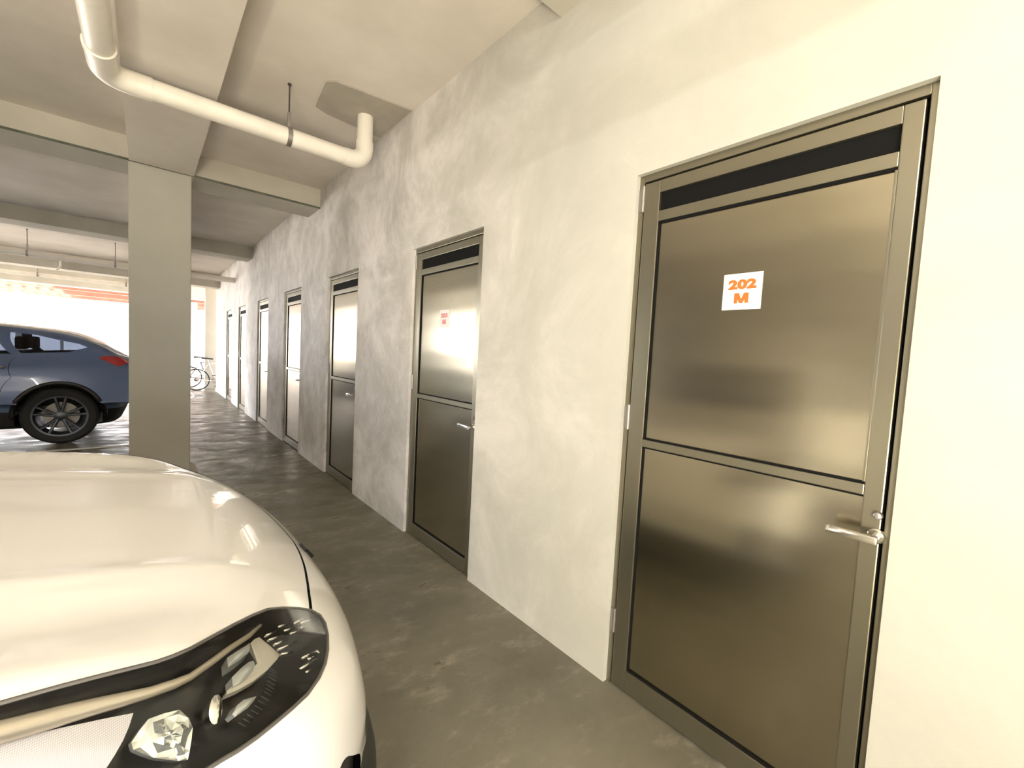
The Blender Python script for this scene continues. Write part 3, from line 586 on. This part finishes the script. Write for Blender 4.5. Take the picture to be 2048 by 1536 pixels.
def wheel(body,u,sg,r,width,vo,rimmat,spokes=5):
    """tyre with a spoked rim; vo is the outer face"""
    sx=-1 if body.P['dirx']<0 else 1; cx,cy=sx*u,sg*(vo-width/2); hw=width/2; rr=r*.70
    t=MB(); t.lathe([(rr,-hw*.85),(rr+.03,-hw),(r-.03,-hw),(r-.006,-hw*.8),(r,-hw*.5),(r,hw*.5),(r-.006,hw*.8),(r-.03,hw),(rr+.03,hw),(rr,hw*.85),(rr-.012,hw*.5),(rr-.012,-hw*.5),(rr,-hw*.85)],(cx,cy,r),'y',56)
    w=t.build('wheel',M['rubber'],body.root,auto=.6)
    q=MB(); s=sg
    q.lathe([(rr-.012,-hw*.8),(rr-.012,hw*.5*1),(rr+.004,hw*.86),(rr+.008,hw*.92),(rr-.01,hw*.9),(rr-.022,hw*.5),(rr-.022,-hw*.8)] if s>0 else [(rr-.012,hw*.8),(rr-.012,-hw*.5),(rr+.004,-hw*.86),(rr+.008,-hw*.92),(rr-.01,-hw*.9),(rr-.022,-hw*.5),(rr-.022,hw*.8)],(cx,cy,r),'y',56)
    for k in range(spokes):
        for dd in (-.16,.16):
            a=2*PI*k/spokes+.3; a2=a+dd*1.25
            p0=(cx+.05*math.cos(a+dd*.8),cy+s*hw*.70,r+.05*math.sin(a+dd*.8)); p1=(cx+(rr-.012)*math.cos(a2),cy+s*hw*.80,r+(rr-.012)*math.sin(a2))
            q.tube([p0,p1],.016,6)
    q.lathe([(0,hw*.86*s),(.035,hw*.86*s),(.06,hw*.76*s),(.06,hw*.3*s)],(cx,cy,r),'y',24)
    q.build('rim',rimmat,w,auto=.6)
    d=MB(); d.lathe([(0,hw*.1*s),(.165,hw*.1*s),(.165,hw*.02*s),(0,hw*.02*s)],(cx,cy,r),'y',32); d.build('brake_disc',M['galv'],w,auto=.6)
def arch_liner(body,u,sg,r,vo):
    sx=-1 if body.P['dirx']<0 else 1; l=MB(); n=20; a=[]; b=[]
    for k in range(n+1):
        t=PI*k/n-.0; x=sx*u+r*math.cos(t); z=body.arch_z+r*math.sin(t)
        a.append(l.bm.verts.new((x,sg*(vo-.03),z))); b.append(l.bm.verts.new((x,sg*(vo-.36),z)))
    for k in range(n): l.bm.faces.new((a[k],a[k+1],b[k+1],b[k]))
    l.bm.faces.new(b); l.build('wheel_arch_liner',M['plastic'],body.root)
def arch_poly(u,zc,r,zlow):
    return [(u+r*math.cos(t),zc+r*math.sin(t)) for t in np.linspace(-.05,PI+.05,26)]+[(u-r,zlow),(u-r*.4,zlow-.03),(u+r*.4,zlow-.03),(u+r,zlow)]
def seats(root,P,us):
    sx=-1 if P['dirx']<0 else 1
    for u in us:
        for v in (-.36,.36):
            m=MB(); m.box(sx*u-.24,sx*u+.24,v-.24,v+.24,.42,.60,.05); x=sx*(u+.26)
            m.prism([(x-.06,v-.23,.55),(x+.06,v-.23,.55),(x+.06+sx*.14,v-.23,1.12),(x-.04+sx*.14,v-.23,1.12)],(0,.46,0))
            m.box(x+sx*.14-.05,x+sx*.14+.05,v-.12,v+.12,1.14,1.30,.03); m.build('seat',M['seat'],root,auto=.7)

# ---- white car, nose toward the storage doors
P=WHITE
wc=empty('white_car',(P['nose'][0],P['nose'][1],0)); tag(wc,'white car in the foreground, its nose pointing at the storage doors','car')
b=CarBody(P,wc)
OUT=HL['outline']+[(.515,-.9465,.70)]
tail=b.side([(.60,.728),(.70,.765),(.80,.805),(.87,.845)],-1).tolist(); tail2=b.top([(.88,-.872),(.80,-.856),(.72,-.842)]).tolist()
OUT=OUT+tail+tail2
for sg in (-1,1): b.region('hl%d'%sg,mir(OUT,sg),False)
seam=[(.173,-.594),(.1466,-.470),(.1247,-.363),(.1041,-.24),(.0915,-.11)]
seam=seam+[(.0895,0)]+[(u,-v) for u,v in seam[::-1]]
seam3=b.front([(v,float(np.interp(abs(v),[0,.10,.24,.363,.47,.594],[.623,.630,.645,.659,.669,.674]))) for u,v in seam])
b.strip('hood_gap',seam3,.0085)
hs={}
for sg in (-1,1):
    hs[sg]=b.top([(.89,sg*.868),(1.0,sg*.862),(1.10,sg*.845),(1.20,sg*.80)]); b.strip('side_gap%d'%sg,hs[sg],.005)
HT=HL['outline'][:15]                                              # headlamp top edge, rear to front
hood=[tuple(p) for p in seam3]+[tuple(p) for p in mir(HT[::-1],1)]+[tuple(p) for p in mir(tail2[::-1],1)]+[tuple(p) for p in hs[1]]+[tuple(p) for p in b.top([(1.12,.45),(1.09,0),(1.12,-.45)])]+[tuple(p) for p in hs[-1][::-1]]+[tuple(p) for p in tail2]+[tuple(p) for p in HT]
for sg in (-1,1):
    b.region('vent%d'%sg,mir([(.195,-.868,.44),(.177,-.846,.470),(.158,-.829,.468),(.136,-.809,.443),(.10,-.765,.39),(.095,-.755,.345),(.13,-.80,.315),(.175,-.85,.335),(.198,-.87,.385)],sg))
    b.region('win_a%d'%sg,b.side([(1.62,1.02),(1.72,1.16),(2.02,1.36),(2.36,1.46),(2.44,1.46),(2.42,1.03),(2.0,1.02)],sg),False)
    b.region('win_b%d'%sg,b.side([(2.50,1.03),(2.52,1.46),(2.9,1.47),(3.32,1.44),(3.42,1.06),(3.0,1.04)],sg),False)
    b.region('win_c%d'%sg,b.side([(3.50,1.08),(3.40,1.43),(3.62,1.39),(3.95,1.25),(4.02,1.14)],sg),False)
    for k,u in enumerate((.95,3.84)): b.region('arch%d%d'%(k,sg),b.side(arch_poly(u,.345,.395,.24),sg),False)
    for uu in (1.42,2.46,3.36): b.strip('door_gap%d%d'%(sg,int(uu*100)),b.side([(uu,.34),(uu-.01,.6),(uu,.8),(uu+.01,1.0)],sg),.006)
    b.region('tail%d'%sg,[tuple(p) for p in b.side([(4.45,.98),(4.60,.98)],sg)]+[tuple(p) for p in b.back([(sg*.55,.95),(sg*.52,.86)])]+[tuple(p) for p in b.side([(4.58,.86),(4.42,.90)],sg)],False)
b.region('windshield',b.top([(1.22,-.62),(1.17,-.3),(1.16,0),(1.17,.3),(1.22,.62),(1.6,.62),(1.98,.55),(1.92,0),(1.98,-.55),(1.6,-.62)]),False)
b.region('rear_window',b.top([(4.0,-.5),(3.98,0),(4.0,.5),(4.5,.58),(4.55,0),(4.5,-.58)]),False)
b.region('hood',hood,False)
ring=[]
for t in np.linspace(0,2*PI,160,endpoint=False):
    c,s_=math.cos(t),math.sin(t); o=np.array([2.375-2.6*c,1.3*s_,.345]); d=np.array([2.375-1.2*c,0,.345])-o
    q=b.project([o],d/np.linalg.norm(d)*1.0)[0]; ring.append(q)
b.cut(ring+[ring[0]])
b.arch_z=.345
b.mesh()
nm=np.array(b.names+['']); L=nm[b.lab]; low=b.cz[:,2]<.345
isn=lambda *p:np.isin(L,p)
body=isn('')
b.part('body_shell',body&~low,M['paint_white']); b.part('lower_cladding',body&low,M['plastic'])
b.part('hood',isn('hood'),M['paint_white'])
for k in sorted({n for n in b.names if '_gap' in n}): b.part('panel_gap',isn(k),M['black'],-.006)
for sg in (-1,1):
    headlight(b,isn('hl%d'%sg),sg,OUT)
    b.part('bumper_vent',isn('vent%d'%sg),M['plastic'],-.018)
    for k in 'abc': b.part('side_window',isn('win_%s%d'%(k,sg)),M['tint'])
    b.part('tail_lamp',isn('tail%d'%sg),M['tail'])
    for u in (.95,3.84): wheel(b,u,sg,.345,.235,.955,M['alloy_dark']); arch_liner(b,u,sg,.395,.955)
    mm=MB(); mm.lathe([(0,-.09),(.06,-.085),(.095,-.05),(.10,0),(.085,.06),(.04,.085),(0,.09)],(-1.62,sg*1.03,1.06),'y',20); bmesh.ops.scale(mm.bm,vec=(.7,1,.75),space=Matrix.Translation((1.62,-sg*1.03,-1.06)),verts=mm.bm.verts[:]); mm.tube([(-1.62,sg*.99,1.02),(-1.62,sg*.86,.985)],.022,8)
    mm.build('wing_mirror',M['paint_white'],wc,auto=1.2)
b.part('windshield',isn('windshield'),M['tint']); b.part('rear_window',isn('rear_window'),M['tint'])
# nose badge and its dark recess, front camera-less plate
e0=b.front([(0,.575)])[0]; n0=normal(*[np.array([x]) for x in e0],P)[0]
em=MB(); ce=b.w(e0); nn=Vector((-n0[0],n0[1],n0[2])).normalized(); sd=Vector((0,1,0)); up=nn.cross(sd).normalized()
if up.z<0: up=-up
def ep(a,c): return tuple(Vector(ce)+sd*a+up*c-nn*.004)
em.prism([ep(-.040,.026),(ep(-.02,.034)),ep(0,.036),ep(.02,.034),ep(.040,.026),ep(.036,.014),ep(.014,.020),ep(.003,-.040),ep(-.003,-.040),ep(-.014,.020),ep(-.036,.014)],nn*.014)
em.build('nose_badge',M['plastic'],wc)
seats(wc,P,(2.05,3.05))
fl=MB(); fl.box(-4.2,-1.3,-.8,.8,.30,.42); fl.build('cabin_floor',M['seat'],wc)
ds=MB(); ds.prism([(-1.35,-.72,.90),(-1.62,-.72,.93),(-1.80,-.72,.86),(-1.80,-.72,.62),(-1.35,-.72,.62)],(0,1.44,0)); ds.build('dashboard',M['seat'],wc)

# ---- dark blue-grey car behind the pillar, tail toward the wall
P2=dict(WHITE); P2.update(L=4.46,Wu=[0,.3,.8,2.4,3.9,4.46],W=[.88,.90,.915,.915,.91,.84],zw=.68,wt=.10,gc=.20,
 Tu=[0,.1,.2,.4,.7,1.1,1.4,2.5,3.9,4.46],T=[.66,.74,.80,.86,.91,.96,.98,1.02,1.10,1.08],zb=.98,gw=.80,tumble=.42,ws=(1.25,.95,2.1,1.40),
 Ru=[1.8,2.3,3.0,3.6,4.1],R=[1.43,1.475,1.475,1.435,1.37],bk=(4.48,1.05,4.06,1.36),u1=3.75,tz=([.2,.5,.8,1.1],[.10,.0,.03,.05]),nose=(-6.10,8.455),dirx=1)
bc=empty('parked_car',(P2['nose'][0],P2['nose'][1],0)); tag(bc,'dark blue-grey car half hidden behind the pillar, red tail lamp showing','car')
b=CarBody(P2,bc,.045,.05,200,1.75)
uw=4.46-(2.27-1.64); uw2=uw-2.68
for sg in (-1,1):
    b.region('win_a%d'%sg,b.side([(1.75,1.05),(1.86,1.16),(2.1,1.29),(2.42,1.36),(2.46,1.07),(2.1,1.06)],sg),False)
    b.region('win_b%d'%sg,b.side([(2.52,1.07),(2.50,1.365),(2.9,1.375),(3.30,1.355),(3.42,1.09),(3.0,1.08)],sg),False)
    b.region('win_c%d'%sg,b.side([(3.50,1.10),(3.40,1.345),(3.62,1.325),(3.98,1.24),(4.06,1.20),(3.9,1.13)],sg),False)
    for k,u in enumerate((uw2,uw)):
        b.region('arch%d%d'%(k,sg),b.side(arch_poly(u,.36,.375,.24),sg),False)
    for uu in (1.5,2.49): b.strip('door_gap%d%d'%(sg,int(uu*100)),b.side([(uu,.40),(uu-.01,.6),(uu,.8),(uu+.01,1.04)],sg),.006)
    b.strip('door_gap%d332'%sg,b.side([(3.32,.45),(3.36,.66),(3.44,.82),(3.46,1.05)],sg),.006)
    b.region('tail%d'%sg,[tuple(p) for p in b.side([(4.16,1.065),(4.22,1.095),(4.36,1.085)],sg)]+[tuple(p) for p in b.back([(sg*.55,1.02),(sg*.52,.95)])]+[tuple(p) for p in b.side([(4.36,.965),(4.24,1.03)],sg)],False)
    b.region('lamp%d'%sg,[tuple(p) for p in b.side([(.55,.82),(.28,.76)],sg)]+[tuple(p) for p in b.front([(sg*.62,.72),(sg*.62,.62)])]+[tuple(p) for p in b.side([(.25,.66)],sg)],False)
b.region('windshield',b.top([(1.34,-.6),(1.29,-.3),(1.28,0),(1.29,.3),(1.34,.6),(1.7,.6),(2.02,.52),(1.97,0),(2.02,-.52),(1.7,-.6)]),False)
b.region('rear_window',b.back([(-.56,1.12),(0,1.10),(.56,1.12),(.50,1.32),(0,1.34),(-.50,1.32)]),False)
ring=[]
for t in np.linspace(0,2*PI,160,endpoint=False):
    c,s_=math.cos(t),math.sin(t); o=np.array([2.23-2.5*c,1.3*s_,.41]); d=np.array([2.23-1.1*c,0,.41])-o
    ring.append(b.project([o],d/np.linalg.norm(d))[0])
b.cut(ring+[ring[0]])
b.arch_z=.36
b.mesh(); nm=np.array(b.names+['']); L=nm[b.lab]; low=b.cz[:,2]<.41; body=isn('')
b.part('body_shell',body&~low,M['paint_blue']); b.part('lower_cladding',body&low,M['plastic'])
for k in sorted({n for n in b.names if '_gap' in n}): b.part('panel_gap',isn(k),M['black'],-.006)
for sg in (-1,1):
    for k in 'abc': b.part('side_window',isn('win_%s%d'%(k,sg)),M['dark_tint'])
    t_=b.part('tail_lamp',isn('tail%d'%sg),M['tail'],.004); t_['label']='red tail lamp wrapping round the corner'
    b.part('headlight',isn('lamp%d'%sg),M['mirror'])
    for u in (uw2,uw):
        wheel(b,u,sg,.345,.23,.915,M['alloy_dark']); arch_liner(b,u,sg,.375,.90)
        fl=MB(); n=30; pr=[(p[0],p[1],p[2]) for p in b.w(b.side([(u+.395*math.cos(t),.36+.395*math.sin(t)) for t in np.linspace(-.1,PI+.1,n)],sg))]
        fl.tube(pr,.024,8); fl.build('arch_cladding',M['plastic'],bc,True)
    for uu in (2.36,3.30):
        hd=MB(); hd.tube([tuple(p) for p in b.w(b.side([(uu-.10,.93),(uu-.08,.935),(uu+.06,.94),(uu+.09,.935)],sg)+np.array([0,sg*.022,0]))],.013,8)
        hd.build('door_handle',M['galv'],bc,True)
    mm=MB(); mm.lathe([(0,-.09),(.06,-.085),(.095,-.05),(.10,0),(.085,.06),(.04,.085),(0,.09)],(1.72,sg*.99,1.06),'y',20); mm.tube([(1.72,sg*.95,1.02),(1.72,sg*.84,1.0)],.022,8); mm.build('wing_mirror',M['paint_blue'],bc,auto=1.2)
b.part('windshield',isn('windshield'),M['tint']); b.part('rear_window',isn('rear_window'),M['tint'])
seats(bc,P2,(2.15,3.05))
fl=MB(); fl.box(1.4,4.0,-.74,.74,.42,.46); fl.build('cabin_floor',M['seat'],bc)

# ------------------------------------------------------------------ bicycles past the wall end
def bicycle(x,y,m,label,r=.30,flip=1,rz=0):
    """local x runs from the rear hub to the front of the bicycle"""
    o=empty('bicycle',(x,y,0),rz); tag(o,label,'bicycle')
    def wh(cx):
        t=MB(); t.lathe([(r,-.012),(r-.010,-.017),(r-.024,-.012),(r-.024,.012),(r-.010,.017),(r,.012),(r,-.012)],(cx,0,r),'y',48)
        w=t.build('wheel',M['rubber'],o,auto=.8)
        t=MB(); t.lathe([(r-.024,-.008),(r-.036,-.008),(r-.036,.008),(r-.024,.008),(r-.024,-.008)],(cx,0,r),'y',48); t.build('rim',M['alloy'],w,auto=.8)
        t=MB()
        for k in range(20):
            a=2*PI*k/20; b_=a+(.5 if k%2 else -.5); t.tube([(cx+.018*math.cos(b_),.022*(1 if k%4<2 else -1),r+.018*math.sin(b_)),(cx+(r-.034)*math.cos(a),0,r+(r-.034)*math.sin(a))],.0016,5)
        t.build('spokes',M['alloy'],w); t=MB(); t.cyl((cx,-.05,r),(cx,.05,r),.018,12); t.build('hub',M['galv'],w,auto=.6)
    wb=.98; wh(0); wh(wb)
    bb=(.42,0,.27); st=(.27,0,.74); ht=(.80,0,.80); hb=(.84,0,.62)
    f=MB()
    f.tube([bb,st],.017,10); f.tube([st,ht],.016,10); f.tube([bb,hb],.019,10); f.tube([(.79,0,.84),hb],.020,10)
    for s in (-.05,.05): f.tube([(0,s,r),(.36,s*.7,.27),bb],.010,8); f.tube([(0,s,r),st],.009,8); f.tube([hb,(.87,s,.52),(wb,s,r)],.012,8)
    f.build('frame',m,o,auto=.8)
    s=MB(); s.cyl(st,(.24,0,.86),.013,10); s.build('seat_post',M['alloy'],o,auto=.6)
    s=MB(); s.prism([(.10,-.07,.87),(.10,.07,.87),(.22,.05,.87),(.37,.02,.86),(.37,-.02,.86),(.22,-.05,.87)],(0,0,.04)); s.build('saddle',M['plastic'],o)
    h=MB(); h.tube([(.79,0,.84),(.77,0,.95)],.014,10); h.tube([(.70,-.28,.98),(.77,-.2,.96),(.79,0,.95),(.77,.2,.96),(.70,.28,.98)],.012,10); h.build('handlebar',M['steel'],o,auto=.8)
    c=MB(); c.lathe([(.02,.05),(.045,.05),(.045,.056),(.02,.056)],(0,0,r),'y',24); c.lathe([(.02,.04),(.055,.04),(.055,.046),(.02,.046)],(0,0,r),'y',24); c.build('rear_sprocket',M['brown'],o,auto=.6)
    c=MB(); c.lathe([(.02,.05),(.085,.05),(.085,.056),(.02,.056)],bb,'y',28); c.tube([(.42,.07,.27),(.46,.07,.11)],.009,8); c.tube([(.42,-.07,.27),(.38,-.07,.43)],.009,8); c.cyl((.42,-.07,.27),(.42,.07,.27),.012,10); c.build('crank',M['galv'],o,auto=.6)
    for x,y0,z in ((.46,.075,.11),(.38,-.165,.43)): MB().box(x-.04,x+.04,y0,y0+.09,z-.01,z+.01,.005).build('pedal',M['plastic'],o)
    return o
bicycle(-.413,14.45,M['bike_pale'],'pale framed bicycle beyond the end of the wall, its rear wheel showing')
bicycle(-.52,15.35,M['bike_dark'],'dark bicycle leaning close behind the pale one, mostly hidden',.31)

# ------------------------------------------------------------------ light
W=bpy.data.worlds.new('daylight'); SC.world=W; W.use_nodes=True; bg=W.node_tree.nodes['Background']
bg.inputs['Color'].default_value=(.97,.97,1.0,1); bg.inputs['Strength'].default_value=18.0
def sun(rot,e,col,ang):
    l=bpy.data.lights.new('sun','SUN'); l.energy=e; l.color=col; l.angle=math.radians(ang); o=bpy.data.objects.new('sun',l); COL.objects.link(o); o.rotation_euler=rot
sun((math.radians(38),0,math.radians(-60)),9,(1,.93,.80),1)
def area(loc,rot,sx,sy,e,col):
    l=bpy.data.lights.new('upward_fill','AREA'); l.shape='RECTANGLE'; l.size=sx; l.size_y=sy; l.energy=e; l.color=col
    o=bpy.data.objects.new('upward_fill',l); COL.objects.link(o); o.location=loc; o.rotation_euler=rot
# tube lights added unseen behind the viewpoint to brighten hood, floor and wall
for i,(x,y) in enumerate(((-3.1,-1.0),(-3.1,-3.4),(-6.2,-1.0))):
    o=empty('added_tube_light',(x,y,SLAB)); tag(o,('added unseen tube light on the slab nearest the white car','added unseen tube light on the slab nearer the entrance','added unseen tube light on the slab by the far side wall')[i],'light')
    MB().box(-.03,.03,-.62,.62,-.05,0,.006).build('batten',M['sign'],o); MB().tube([(0,-.59,-.085),(0,.59,-.085)],.016,14).build('tube',M['tube'],o,True)
    for y_ in (-.6,.6): MB().box(-.018,.018,y_-.012,y_+.012,-.105,-.05).build('lamp_holder',M['sign'],o)
# added bare warm point lamp without a fixture, low behind the camera
l=bpy.data.lights.new('warm_fill_lamp','POINT'); l.energy=235; l.color=(1,.86,.58); l.shadow_soft_size=.16
o=bpy.data.objects.new('warm_fill_lamp',l); COL.objects.link(o); o.location=(-2.9,-.9,.6)
# added area lamp at floor level, throwing warm fill up at the ceiling
area((-2.9,-1.9,.04),(math.radians(180),math.radians(-8),0),2.0,2.0,450,(1,.93,.80))
SC.view_settings.view_transform='Standard'; SC.view_settings.look='None'; SC.view_settings.gamma=1; SC.view_settings.exposure=0.1
SC.cycles.use_denoising=True
SC.cycles.max_bounces=10; SC.cycles.diffuse_bounces=6; SC.cycles.glossy_bounces=5; SC.cycles.transparent_max_bounces=12
SC.cycles.sample_clamp_indirect=12
